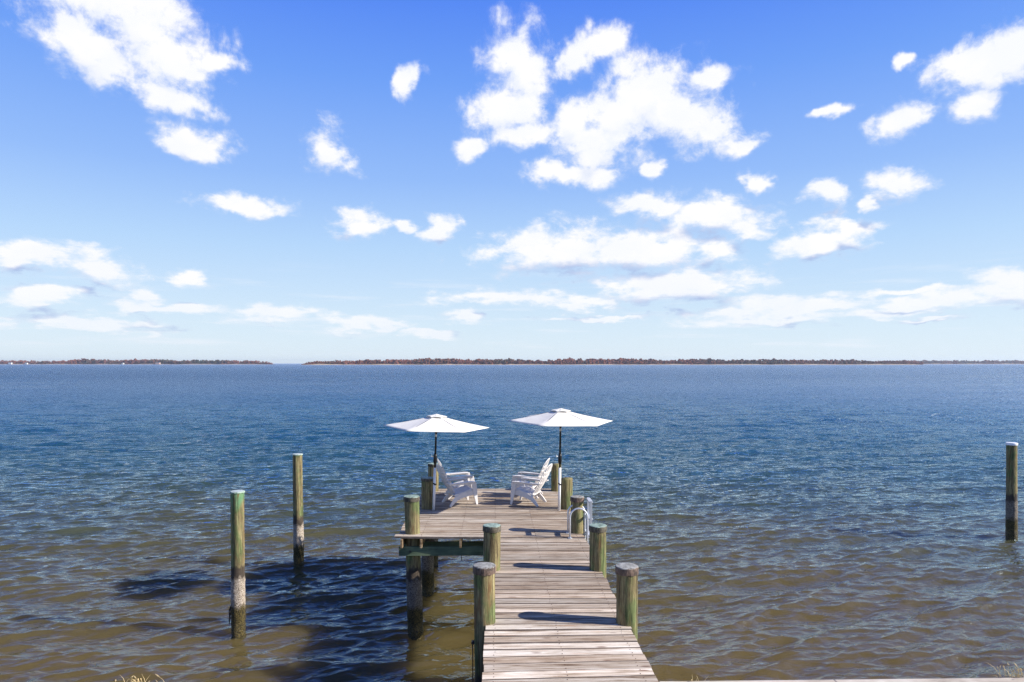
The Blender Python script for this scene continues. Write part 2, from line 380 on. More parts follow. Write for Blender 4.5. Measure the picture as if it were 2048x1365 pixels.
def mat_water():
    m, nt, bs = new_mat('bay_water')
    pos = nt('ShaderNodeNewGeometry').outputs['Position']
    sp = nt('ShaderNodeSeparateXYZ', {0: pos})
    y = sp.outputs[1]
    # shallow, silty water by the shore; deeper and cleaner further out
    patch = nt.noise(nt.mapping(pos, sc=(.10, .16, .1)), detail=3, rough=.5)
    dep = nt.math('ADD', y, nt.math('MULTIPLY', nt.math('SUBTRACT', patch, .5), 16.0))
    c = nt.ramp(nt.smooth(dep, 8, 60), [(0, (.100, .073, .026)), (.15, (.070, .063, .028)), (.35, (.038, .055, .042)), (.65, (.020, .060, .082)), (1, (.011, .062, .108))])
    c = nt.mix(nt.smooth(dep, 50, 300), c, (.004, .052, .112))
    setin(nt, bs, 'Base Color', c); bs.inputs['Specular IOR Level'].default_value = 0.0; lane = nt.noise(nt.mapping(pos, sc=(.012, .05, 1)), detail=4, rough=.65)
    dist = nt.math('LOGARITHM', nt.vmath('LENGTH', pos), 10.0)
    grain = nt.noise(nt.mapping(pos, sc=(.45, .20, 1)), detail=4, rough=.75)
    rgh = nt.smooth(dist, 1.45, 2.4, .03, .50)
    rough = nt.math('MAXIMUM', .02, nt.math('ADD', rgh, nt.math('MULTIPLY', nt.math('ADD', nt.math('MULTIPLY', nt.math('SUBTRACT', lane, .5), .7), nt.math('MULTIPLY', nt.math('SUBTRACT', grain, .5), 1.4)), rgh)))
    bs.subsurface_method = 'BURLEY'; bs.inputs['Subsurface Weight'].default_value = 1.0
    bs.inputs['Subsurface Radius'].default_value = (.8, .7, .45); bs.inputs['Subsurface Scale'].default_value = 1.7
    # ripples too small for the mesh
    rot = R(-15)
    p = nt.mapping(pos, rot=(0, 0, rot))
    far = nt.smooth(y, 12, 45); far2 = nt.smooth(y, 90, 300)
    a = nt.noise(nt.mapping(p, sc=(2.8, 7.0, 1)), detail=2, rough=.5, dist=.4)
    b = nt.noise(nt.mapping(p, sc=(1.0, 3.0, 1)), detail=3, rough=.5, dist=.3)
    d_ = nt.noise(nt.mapping(p, sc=(.22, .7, 1)), detail=4, rough=.65)
    h = nt.math('MULTIPLY', a, .042)
    h = nt.math('ADD', h, nt.math('MULTIPLY', nt.math('MULTIPLY', b, far), .34))
    h = nt.math('ADD', h, nt.math('MULTIPLY', nt.math('MULTIPLY', d_, far2), 1.0))
    bn = bump(nt, bs, h, 1.0, 1.0).outputs[0]
    # sky reflection: Fresnel, levelling off at grazing angles because wave faces tilt towards the eye
    fr = nt('ShaderNodeFresnel', {'IOR': 1.62, 'Normal': bn}).outputs[0]
    fr = nt.math('DIVIDE', fr, nt.math('ADD', 1.0, nt.math('MULTIPLY', fr, .12)))
    gl = nt('ShaderNodeBsdfGlossy', {'Color': (.80, .94, 1, 1), 'Roughness': rough, 'Normal': bn})
    mx = nt('ShaderNodeMixShader', {0: fr, 1: bs.outputs[0], 2: gl.outputs[0]})
    out = [n for n in m.node_tree.nodes if n.type == 'OUTPUT_MATERIAL'][0]
    nt.link(mx.outputs[0], out.inputs[0])
    return m

M = {}
M['plank'] = mat_planks()
M['edge'] = mat_plain('gap_shade_board_edge', (.16, .125, .10), .9, 0, .3, 4.0)  # weathered edges, with gap shade put into the colour so joints read dark
M['nail'] = mat_plain('nail_rust', (.10, .045, .025), .8)
M['joist'] = mat_lumber('joist_wood', (.07, .045, .025), (.22, .15, .085), (.40, .31, .20))
M['beam'] = mat_lumber('green_treated_beam', (.035, .05, .03), (.10, .14, .085), (.20, .24, .14))
M['pile'] = mat_pile()
M['cap_dark'] = mat_cap('weathered_cap', (.035, .024, .018), (.20, .13, .095), (.11, .10, .085), (.38, .375, .34))
M['cap_green'] = mat_cap('green_cap', (.025, .022, .016), (.13, .11, .075), (.09, .13, .10), (.33, .43, .36))
M['cap_pale'] = mat_cap('pale_cap', (.10, .16, .11), (.32, .42, .32), (.25, .31, .30), (.50, .55, .54))
M['cap_white'] = mat_plain('white_cap', (.78, .78, .80), .5)
M['iron'] = mat_plain('galvanised_iron', (.035, .03, .028), .6)
M['alu'] = mat_plain('dull_aluminium', (.66, .68, .72), .38, .55, .08)
M['plastic'] = mat_plain('white_resin', (.70, .66, .63), .42, 0, .05)
M['fabric'] = mat_plain('cream_canvas', (.84, .81, .75), .9, 0, .04, 3.0, .1)
_nt = NT(M['fabric'].node_tree); _o = [n for n in M['fabric'].node_tree.nodes if n.type == 'OUTPUT_MATERIAL'][0]; _b = [n for n in M['fabric'].node_tree.nodes if n.type == 'BSDF_PRINCIPLED'][0]
_tr = _nt('ShaderNodeBsdfTranslucent', {'Color': (.92, .88, .80, 1)}); _mx = _nt('ShaderNodeMixShader', {0: .18, 1: _b.outputs[0], 2: _tr.outputs[0]}); _nt.link(_mx.outputs[0], _o.inputs[0])
_c = _nt('ShaderNodeTexCoord').outputs['Object']; bump(_nt, _b, _nt.noise(_nt.mapping(_c, sc=(5, 5, 5)), detail=4, rough=.6, dist=1.2), .22, .03)
M['black'] = mat_plain('black_metal', (.012, .012, .013), .35, .3)
M['pvc'] = mat_plain('white_pipe', (.80, .80, .80), .4, 0, .04)
M['water'] = mat_water()

# ------------------------------------------------------------------ dock frame
S = .02344; CS = math.cos(math.atan(S)); SN = math.sin(math.atan(S))
def to_uv(X, Y): return (X * CS + Y * SN, -X * SN + Y * CS)
def to_xy(u, v): return (u * CS - v * SN, u * SN + v * CS)
DZ = 2.12
OU, OV = .82, 12.0
ox, oy = to_xy(OU, OV)
dock = empty('dock', (ox, oy, 0), math.atan(S))
tag(dock, 'weathered grey plank dock on wooden pilings, walkway widening to a platform over water', 'dock')
def dk(mb):   # shift dock-frame coordinates to the empty
    mb.v = [(x - OU, y - OV, z) for x, y, z in mb.v]; return mb

# planks
pl = MB()
PT = .044
JW = [-.02, .80, 1.64]
JP = [-1.88, -1.51, -.72]
pil_spots = []
def board_angle(v):
    t = min(1, max(0, (v - 7.4) / 2.0))
    return .045 * (1 - t) - .018 * t
def plank(u0, u1, v, wdt, ang, z, joints, crown=0.0):
    um = .82; n = 5
    us = [u0 + (u1 - u0) * i / n for i in range(n + 1)]
    c = random.choice((.003, .005, .006, .009, .011))
    vs = []; fs = []
    tw = random.uniform(-.003, .003)
    for u in us:
        dv = (u - um) * ang
        zz = z + crown * math.sin((u - u0) / (u1 - u0) * PI)
        a, b = v + dv, v + dv + wdt
        za = zz + tw; zb = zz - tw
        for (q, r_) in ((a + .002, za - PT), (a, za - c), (a + c, za), (b - c, zb), (b, zb - c), (b - .002, zb - PT)):
            vs.append((u, q, r_))
    k = 6
    for i in range(n):
        for j in range(k):
            j2 = (j + 1) % k
            fs.append((i * k + j, i * k + j2, (i + 1) * k + j2, (i + 1) * k + j))
    fs.append(tuple(range(k - 1, -1, -1))); fs.append(tuple(n * k + j for j in range(k)))
    fs = [tuple(reversed(f)) for f in fs]
    b0 = len(pl.v)
    pl.v.extend(vs)
    for q, f_ in enumerate(fs):
        pl.f.append(tuple(b0 + i_ for i_ in f_)); pl.m.append(2 if q < n * k and q % k in (0, 1, 3, 4) else 0)
    for ju in joints:
        if u0 + .03 < ju < u1 - .03:
            for q in (.25, .75):
                uu = ju + random.uniform(-.012, .012); vv = v + (uu - um) * ang + wdt * q + random.uniform(-.01, .01)
                rr = .0055
                pl.add([(uu + rr * math.cos(t * PI / 3), vv + rr * math.sin(t * PI / 3), z + .0045) for t in range(6)] +
                       [(uu + rr * math.cos(t * PI / 3), vv + rr * math.sin(t * PI / 3), z - .004) for t in range(6)],
                       [tuple(range(6))] + [(t, 6 + t, 6 + (t + 1) % 6, (t + 1) % 6) for t in range(6)], 1)
v = 7.40
while v < 18.95:
    wdt = .184 + random.uniform(-.004, .004)
    if v < 8.55:   wdt = .178
    a = board_angle(v + .09) + random.uniform(-.0025, .0025)
    z = DZ + random.uniform(-.003, .003)
    if v < 13.60:
        plank(-.145 + random.uniform(-.012, .012), 1.785 + random.uniform(-.014, .014), v, wdt, a, z, JW)
    else:
        first = v < 13.78
        ul = -2.0 + random.uniform(-.015, .015) - (.05 if first else 0)
        if random.random() < .35 and not first:
            uj = random.choice([-.72, .80])
            plank(ul, uj - .003, v, wdt, a, z, JW + JP); plank(uj + .003, 1.785 + random.uniform(-.02, .015), v, wdt, a, z + random.uniform(-.002, .002), JW + JP)
        elif first:
            plank(ul, -.16, v - .015, wdt, -.05, z + .002, JP, -.004); plank(-.15, 1.785, v, wdt, a, z, JW)
        else:
            plank(ul, 1.785 + random.uniform(-.02, .015), v, wdt, a, z, JW + JP)
    v += wdt + random.uniform(.008, .021)
dk(pl).build('deck_planking', [M['plank'], M['nail'], M['edge']], dock)

# stringers, joists, beams
def lumber(name, mat, u0, u1, v0, v1, z0, z1):
    b = MB(); b.box(u0, u1, v0, v1, z0, z1); return dk(b).build(name, mat, dock, bevel=.004)
JT = DZ - PT - .006
for u in (-.11, .40, .80, 1.24, 1.70):
    lumber('joist', M['joist'], u - .02, u + .02, 7.45, 18.95, JT - .17, JT)
for u in (-1.90, -1.51, -.72):
    lumber('joist', M['joist'], u - .021, u + .021, 13.76, 18.95, JT - .17, JT)
BT = JT - .172
piles = []   # name suffix: (X, Y, top z, r, lean x, lean y, cap)
piles = [(-.366, 9.25, 2.88, .142, -.010, .0, 'dark'), (-.347, 11.60, 2.865, .142, .006, 0, 'green'),
         (1.548, 9.22, 2.88, .142, .004, 0, 'dark'), (1.458, 11.60, 2.865, .138, .0, 0, 'green'),
         (-2.05, 14.08, 2.875, .150, -.030, 0, 'green'), (1.352, 14.12, 2.86, .130, -.006, 0, 'dark'),
         (-2.035, 16.45, 2.86, .142, 0, 0, 'green'), (1.31, 16.45, 2.85, .145, .008, 0, None),
         (-2.16, 18.72, 2.87, .142, .01, 0, 'green'), (1.212, 18.72, 2.86, .138, .0, 0, None)]
for vb in (9.25, 11.6):
    for dv in (-.20, .165):
        b0 = lumber('cross_beam', M['beam'], -.09, 1.70, vb + dv, vb + dv + .042, BT - .19, BT)
for vb in (14.10, 16.45, 18.72):
    for dv in (-.20, .165):
        lumber('cross_beam', M['beam'], -1.97, 1.92, vb + dv, vb + dv + .042, BT - .19, BT)

def piling_mesh(r, z0, z1, lx, ly, seed, rough=1.0, zmid=DZ):
    """tapered log from z0 to z1, axis leaning; crusted below the tide marks"""
    rg = np.random.default_rng(seed)
    seg = 28; nz = int((z1 - z0) / .035)
    ph = rg.uniform(0, 2 * PI, 8); am = rg.uniform(.2, 1, 8)
    mb = MB(); vs = []
    for i in range(nz + 1):
        z = z0 + (z1 - z0) * i / nz
        rr = r * (1.06 - .05 * (z - z0) / (z1 - z0))
        crust = 1.0 if z < 1.25 else 0.0
        for k in range(seg):
            t = 2 * PI * k / seg
            n = sum(am[j] * math.sin((j + 1) * t + ph[j] + z * (.6 + .3 * j)) for j in range(5)) * .0022
            n += rg.normal() * .0012 + crust * abs(rg.normal()) * .0055
            q = rr + n
            if i == nz: q -= .004
            vs.append((q * math.cos(t) + lx * (z - zmid), q * math.sin(t) + ly * (z - zmid), z))
    fs = []
    for i in range(nz):
        for k in range(seg):
            k2 = (k + 1) % seg
            fs.append((i * seg + k, i * seg + k2, (i + 1) * seg + k2, (i + 1) * seg + k))
    fs.append(tuple(nz * seg + k for k in range(seg)))
    mb.add(vs, fs); return mb
def cap_mesh(r, z, h, lx, ly, zmid, seed, dome=.008):
    rg = np.random.default_rng(seed); seg = 32; mb = MB(); vs = []
    prof = [(r + .002, z - h), (r + .014, z - h + .004), (r + .016, z - h * .5), (r + .013, z - .004), (r + .004, z + .006), (r * .6, z + .006 + dome * .7), (r * .02, z + .006 + dome)]
    for (q, zz) in prof:
        for k in range(seg):
            t = 2 * PI * k / seg; q2 = q + (rg.normal() * .0016 if q > r else 0); z2 = zz + (rg.normal() * .003 if zz < z - h * .8 else 0)
            vs.append((q2 * math.cos(t) + lx * (zz - zmid), q2 * math.sin(t) + ly * (zz - zmid), z2))
    fs = []
    for i in range(len(prof) - 1):
        for k in range(seg):
            k2 = (k + 1) % seg
            fs.append((i * seg + k, i * seg + k2, (i + 1) * seg + k2, (i + 1) * seg + k))
    fs.append(tuple((len(prof) - 1) * seg + k for k in range(seg)))
    mb.add(vs, fs); return mb
for i, (X, Y, zt, r, lx, ly, cap) in enumerate(piles):
    u, v_ = to_uv(X, Y)
    o = piling_mesh(r, -.8, zt, lx, ly, 100 + i).build('piling', M['pile'], dock, smooth=True)
    o.location = (u - OU, v_ - OV, 0)
    if cap:
        c = cap_mesh(r, zt, .095 if cap == 'dark' or i < 5 else .07, lx, ly, DZ, 200 + i).build('piling_cap', M['cap_' + cap], o, smooth=False)
# bolts through the near piling and beam
for (X, Y, z) in ((-.366 - .155, 9.1, 1.90), (-2.05 - .02, 14.08 - .20, 1.80), (-1.05, 13.86, 1.78)):
    u, v_ = to_uv(X, Y); b = MB()
    b.tube([(u - OU, v_ - OV - .03, z), (u - OU, v_ - OV + .03, z)], .022, 8)
    if X == -1.05: continue
    b.build('bolt', M['iron'], dock)
b = MB(); u, v_ = to_uv(-.366 - .16, 9.13); b.tube([(u - OU, v_ - OV, 1.88), (u - OU + .004, v_ - OV, 1.2), (u - OU, v_ - OV, .2)], .009, 6)
b.build('hanging_cable', M['iron'], dock)
b = MB(); u, v_ = to_uv(-1.03, 13.9); b.tube([(u - OU, v_ - OV, 1.72), (u - OU + .006, v_ - OV, 1.60)], .008, 6)
b.build('hanging_strap', M['iron'], dock)

# ------------------------------------------------------------------ mooring pilings
for i, (X, Y, zt, r, lx, lab, capm) in enumerate([
        (-5.66, 14.13, 2.97, .130, -.008, 'nearer of two mooring pilings left of the dock, green-stained below its pale top', 'cap_pale'),
        (-5.87, 18.80, 3.12, .128, -.012, 'farther of two mooring pilings left of the dock, plain grey-brown wood above barnacles', 'cap_pale'),
        (16.09, 21.98, 3.06, .150, 0.0, 'lone mooring piling with a white cap standing in open water at the far right', 'cap_white')]):
    e = empty('mooring_piling', (X, Y, 0))
    tag(e, lab, 'piling', 'mooring pilings standing in the water')
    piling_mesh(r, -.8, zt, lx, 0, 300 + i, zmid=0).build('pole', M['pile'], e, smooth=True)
    cap_mesh(r, zt, .03 if i < 2 else .075, lx, 0, 0, 320 + i, .004).build('cap', M[capm], e)
    if i == 0:
        b = MB(); rg = random.Random(4)
        for k in range(7):
            x0, z0 = -.14, .62 - .03 * k
            b.tube([(x0, -.03, z0), (x0 - .03 + rg.uniform(-.01, .01), -.05, z0 - .08), (x0 - .015 + rg.uniform(-.02, .02), -.05, z0 - .2)], .008, 5)
        b.build('seaweed_clump', M['iron'], e)

# ------------------------------------------------------------------ umbrellas
def canopy_mesh(Rr, rise, z, phi, inner=.0, hem=.0, sag=.025, th=.003):
    mb = MB(); nr, na = 10, 8; vs = []
    for side_ in (0, 1):
        for i in range(nr + 1):
            t = inner + (1 - inner) * i / nr
            for s in range(6):
                for k in range(na):
                    f = k / na; th0 = phi + s * PI / 3; th1 = th0 + PI / 3
                    p0 = Vector((math.cos(th0), math.sin(th0))); p1 = Vector((math.cos(th1), math.sin(th1)))
                    p = p0.lerp(p1, f)
                    mid = 4 * f * (1 - f)
                    p = p * (1 - .035 * mid * t)
                    zz = z + rise * (1 - t) - .03 * math.sin(PI * t) * .4 - sag * mid * t * (1.4 - t)
                    vs.append((p.x * Rr * t, p.y * Rr * t, zz - th * side_))
    n = 6 * na; fs = []
    for side_ in (0, 1):
        o_ = side_ * (nr + 1) * n
        for i in range(nr):
            for k in range(n):
                k2 = (k + 1) % n
                q = (o_ + i * n + k, o_ + (i + 1) * n + k, o_ + (i + 1) * n + k2, o_ + i * n + k2)
                fs.append(q if side_ == 0 else tuple(reversed(q)))
    o_ = (nr + 1) * n
    for k in range(n):
        k2 = (k + 1) % n
        fs.append((nr * n + k, o_ + nr * n + k, o_ + nr * n + k2, nr * n + k2))
    mb.add(vs, fs); return mb
def make_umbrella(PH):
    e = empty('patio_umbrella', (0, 0, 0))
    RR = 1.265; phi = R(6)
    c = canopy_mesh(RR, .27, PH, phi, inner=.05).build('canopy', M['fabric'], e, smooth=True)
    v_ = canopy_mesh(.245, .062, PH + .238, phi, inner=.03, sag=-.035, th=.012)
    v_.build('vent', M['fabric'], c, smooth=True)
    for k in range(6):
        t = phi + k * PI / 3; cx, cy = math.cos(t), math.sin(t)
        b = MB(); b.tube([(cx * .03, cy * .03, PH + .25), (cx * RR * .98, cy * RR * .98, PH - .012)], .008, 6); b.build('rib', M['black'], e)
        b = MB(); b.tube([(cx * .03, cy * .03, PH - .12), (cx * RR * .5, cy * RR * .5, PH + .115)], .006, 6); b.build('strut', M['black'], e)
    b = MB(); b.tube([(0, 0, .98), (0, 0, PH + .28)], .0235, 14); b.build('pole', M['black'], e, smooth=True)
    b = MB(); b.tube([(0, 0, PH - .15), (0, 0, PH - .09)], .034, 12); b.build('runner', M['black'], e); b = MB(); b.tube([(0, 0, PH + .22), (0, 0, PH + .27)], .034, 12); b.build('hub', M['black'], e)
    b = MB(); b.tube([(0, 0, PH - .25), (0, 0, PH - .18)], .0275, 14); b.build('tilt_joint', M['alu'], e, smooth=True)
    b = MB(); b.tube([(0, 0, 1.10), (0, 0, 1.16), (0, 0, 1.30), (0, 0, 1.36)], [.028, .045, .045, .028], 12)
    h = b.build('crank_housing', M['black'], e, smooth=True)
    b = MB(); b.tube([(0, 0, 1.28), (-.075, -.03, 1.29), (-.085, -.035, 1.31)], .010, 6); b.tube([(-.085, -.04, 1.28), (-.085, -.035, 1.33)], .014, 8); b.build('crank_handle', M['alu'], h)
    b = MB(); b.tube([(0, 0, .0), (0, 0, 1.02)], .031, 16); s = b.build('mounting_pipe', M['pvc'], e, smooth=True)
    b = MB(); b.tube([(-.01, 0, .62), (.01, 0, .645)], .044, 10); b.tube([(.0, -.03, .63), (.055, -.045, .63)], .014, 8); b.build('pipe_clamp', M['iron'], s)
    return e
um = make_umbrella(2.0)
um.location = (-1.865, 16.24, DZ); um.rotation_euler = (R(.6), R(1.9), 0)
tag(um, 'cream patio umbrella on the left side of the platform, leaning slightly right', 'umbrella', 'patio umbrellas on the dock platform')
um2 = make_umbrella(2.14); um2.location = (1.122, 16.24, DZ); um2.rotation_euler = (R(1.4), R(.8), 0)
tag(um2, 'cream patio umbrella on the right side of the platform, level and a little higher', 'umbrella', 'patio umbrellas on the dock platform')

# ------------------------------------------------------------------ chairs
def make_chair():
    e = empty('adirondack_chair', (0, 0, 0))
    mp = M['plastic']
    # seat: curved longitudinal slats joined at the front roll
    prof = [(.33, .30), (.325, .35), (.29, .385), (.22, .385), (.10, .355), (-.04, .31), (-.16, .275), (-.22, .27)]
    b = MB()
    W0, nS = .52, 6
    for k in range(nS):
        y = -W0 / 2 + (k + .5) * W0 / nS
        b.strip([(x, y, z) for x, z in prof], (0, 1, 0), W0 / nS - .010, .018)
    b.strip([(.325, 0, .33), (.330, 0, .27)], (0, 1, 0), W0, .03)
    for xx, zz in ((.18, .362), (-.10, .275)): b.strip([(xx + .03, 0, zz), (xx - .03, 0, zz - .014)], (0, 1, 0), W0, .02)
    for s in (-1, 1): b.strip([(.32, s * .262, .31), (.2, s * .262, .335), (.0, s * .262, .285), (-.2, s * .262, .235)], (0, 1, 0), .02, [.11, .10, .10, .10])
    b.build('seat', mp, e, bevel=.004)
    # backrest: fan of slats with an arched top
    b = MB(); nB = 7
    bx0, bz0, bx1, bz1 = -.18, .24, -.60, 1.03
    L = math.hypot(bx1 - bx0, bz1 - bz0); dx, dz = (bx1 - bx0) / L, (bz1 - bz0) / L
    for k in range(nB):
        f = (k - (nB - 1) / 2) / ((nB - 1) / 2)           # -1..1
        ln = L * (.68 + .32 * math.sqrt(max(0, 1 - (f * .93) ** 2)))
        pts = []; ws = []
        for i in range(7):
            t = i / 6 * ln
            wd = .40 + .17 * math.sin(min(1, t / (L * .72)) * PI / 2) - .06 * max(0, (t / L - .72) / .28)
            y = f * (wd / 2) * .86
            cup = .035 * f * f
            bend = .03 * math.sin(PI * t / L)
            pts.append((bx0 + dx * t - bend + cup, y, bz0 + dz * t - bend * .4 + cup * .4)); ws.append(wd / nB - .009)
        ws[-1] *= .55
        b.strip(pts, (0, 1, 0), ws, .018)
    for t in (.03, .40, .60, .74):
        tt = t * L; wd = (.40 + .17 * math.sin(min(1, t / .72) * PI / 2)) * .95
        bend = .03 * math.sin(PI * t)
        pts = [(bx0 + dx * tt - bend - .008 + .035 * f * f, f * wd / 2, bz0 + dz * tt) for f in (-1, -.5, 0, .5, 1)]
        b.strip([Vector(p) for p in pts], (dx, 0, dz), .05 if t != .40 else .035, .014)
    # arched rim
    rim = []
    for i in range(15):
        a = PI * i / 14; f = math.cos(a)
        ln = L * (.72 + .285 * math.sin(a))
        wd = .545
        rim.append((bx0 + dx * ln + .02 * abs(f) - .0, f * wd / 2, bz0 + dz * ln))
    b.tube(rim, .011, 6)
    b.build('backrest', mp, e, bevel=.003)
    for s in (-1, 1):
        y = s * .30
        b = MB()
        b.strip([(.335, y, .545), (.31, y, .575), (.20, y, .582), (.0, y, .572), (-.22, y, .560), (-.37, y * .93, .565), (-.42, y * .82, .575)], (0, 1, 0), [.09, .13, .135, .12, .09, .06, .05], .022)
        b.strip([(.31, y + s * .02, .545), (.0, y + s * .02, .545), (-.36, y * .96, .54)], (0, 1, 0), .02, [.045, .04, .035])
        b.build('arm', mp, e, bevel=.004)
        b = MB()
        b.strip([(.305, y, .575), (.325, y, .42), (.35, y + s * .01, .22), (.385, y + s * .02, .0)], (0, 1, 0), [.055, .05, .04, .035], [.10, .12, .09, .045])
        b.build('leg', mp, e, bevel=.004)
        b = MB()
        yy = s * .275
        b.strip([(.30, yy, .30), (.14, yy, .285), (-.03, yy, .245), (-.15, yy, .19), (-.25, yy + s * .01, .10), (-.34, yy + s * .02, .0)], (0, 1, 0), [.03, .03, .03, .034, .036, .036], [.10, .13, .13, .11, .08, .05])
        b.build('leg', mp, e, bevel=.004)
    return e
ch = make_chair()
GRP = 'white garden chairs on the dock platform'
ch.location = (-1.33, 17.02, DZ + .004); ch.rotation_euler = (0, 0, R(25)); ch.scale = (.96, .96, .98)
tag(ch, 'white slatted garden chair facing right, the nearer one under the left umbrella', 'chair', GRP)
for (X, Y, a, lab) in [(-1.40, 17.95, 14, 'white slatted garden chair facing right, the farther one under the left umbrella'),
                       (.44, 17.05, 157, 'white slatted garden chair facing left, the nearer one under the right umbrella'),
                       (.42, 17.98, 165, 'white slatted garden chair facing left, the farther one under the right umbrella')]:
    c = copy_tree(ch); c.location = (X, Y, DZ + .004); c.rotation_euler = (0, 0, R(a)); c['label'] = lab

# ------------------------------------------------------------------ swim ladder
lx_, ly_ = to_xy(1.80, 13.62)
lad = empty('swim_ladder', (lx_, ly_, DZ), math.atan(S))
tag(lad, 'aluminium swim ladder with two hoop handrails at the right edge of the dock', 'ladder')
for yv in (0.0, .40):
    b = MB(); pts = [(-.32, yv, 0)]
    pts += [(-.32, yv, .40)]
    for i in range(13):
        a = PI - PI * i / 12
        pts.append((-.145 + .175 * math.cos(a), yv, .42 + .175 * math.sin(a)))
    pts += [(.03, yv, .2), (.03, yv, -1.1), (.03, yv, -2.6)]
    b.tube(pts, .017, 12); b.build('handrail', M['alu'], lad, smooth=True)
    b = MB(); b.tube([(-.32, yv, -.002), (-.32, yv, .012)], .045, 12); b.build('foot_plate', M['alu'], lad)
    b = MB(); b.strip([(.10, yv, -.1), (.10, yv, .74)], (0, 1, 0), .022, .045); b.build('side_rail', M['alu'], lad, bevel=.003)
for z in (.02, .36, .70):
    b = MB(); b.box(.06, .14, .011, .389, z, z + .028); b.build('step', M['alu'], lad, bevel=.003)
for z in (-.5, -.85, -1.2):
    b = MB(); b.box(.0, .08, .017, .383, z, z + .028); b.build('step', M['alu'], lad, bevel=.003)

# ------------------------------------------------------------------ seawall, ground
def sw_y(X): return 7.42 + .022 * X
sw = empty('seawall', (0, sw_y(0), 0)); sw.rotation_euler = (0, 0, math.atan(.022))
tag(sw, 'low timber seawall along the lawn with a pale plank cap', 'wall')
M['capwood'] = mat_lumber('pale_cap_wood', (.28, .23, .18), (.50, .43, .35), (.68, .62, .54))
segs = [(-14, -9.2), (-9.19, -4.6), (-4.59, -.33), (1.62, 3.56), (3.568, 8.1), (8.11, 13.6)]
for a_, b_ in segs:
    b = MB(); b.box(a_, b_, -.30, .06, DZ - .05, DZ); b.build('cap_board', M['capwood'], sw, bevel=.006)
b = MB()
x = -14
while x < 13.6:
    b.box(x, x + .245, -.05 + random.uniform(-.004, .004), .0 + random.uniform(-.004, .004), -1, DZ - .052); x += .25
b.build('wall_sheeting', M['joist'], sw)
mg, nt, bs = new_mat('lawn')
pp = nt('ShaderNodeNewGeometry').outputs['Position']
setin(nt, bs, 'Base Color', nt.ramp(nt.noise(pp, scale=6, detail=6, rough=.7), [(.35, (.05, .07, .02)), (.65, (.16, .15, .06))])); setin(nt, bs, 'Roughness', .95)
b = MB(); b.hexa([(-60, -60, -1), (60, -60, -1), (60, sw_y(60) - .06, -1), (-60, sw_y(-60) - .06, -1), (-60, -60, 2.0), (60, -60, 2.0), (60, sw_y(60) - .06, 2.0), (-60, sw_y(-60) - .06, 2.0)])
tag(b.build('ground', mg), kind='structure')

M['drygrass'] = mat_plain('dry_grass', (.58, .44, .22), .8, 0, .3, 12)
def tuft(X, n, h, spread, lab, seed):
    rg = random.Random(seed); b = MB()
    for k in range(n):
        bx = rg.gauss(0, spread * .4); by = rg.uniform(-.02, .03)
        hh = h * rg.uniform(.5, 1.05); lx = rg.gauss(0, .35) * hh; ly = rg.gauss(0, .2) * hh
        pts = [(bx, by, 0), (bx + lx * .25, by + ly * .3, hh * .45), (bx + lx * .6, by + ly * .7, hh * .8), (bx + lx, by + ly, hh * rg.uniform(.92, 1.0))]
        b.tube(pts, [.003, .0026, .002, .0008], 4)
        if rg.random() < .6:     # seed head
            p0 = Vector(pts[2]); p1 = Vector(pts[3]); b.tube([p0.lerp(p1, .3), p0.lerp(p1, .7), p1], [.001, .0065, .001], 5)
        if rg.random() < .5:
            s = rg.choice((-1, 1)); m_ = Vector(pts[1]); b.tube([m_, m_ + Vector((s * .03, 0, .04)), m_ + Vector((s * .08, 0, .05))], [.002, .0018, .0006], 4)
    o = b.build('grass_tuft', M['drygrass']); o.location = (X, sw_y(X) + .085, 1.96)
    return tag(o, lab, 'grass', 'dry grass tufts along the seawall')
tuft(-4.08, 46, .28, .34, 'dry straw-coloured grass tuft at the bottom edge left of the dock', 1)
tuft(2.10, 12, .215, .13, 'small dry grass tuft just right of the dock by the seawall cap', 2)
tuft(5.62, 36, .31, .22, 'dry grass tuft in the bottom right corner on the seawall', 3)

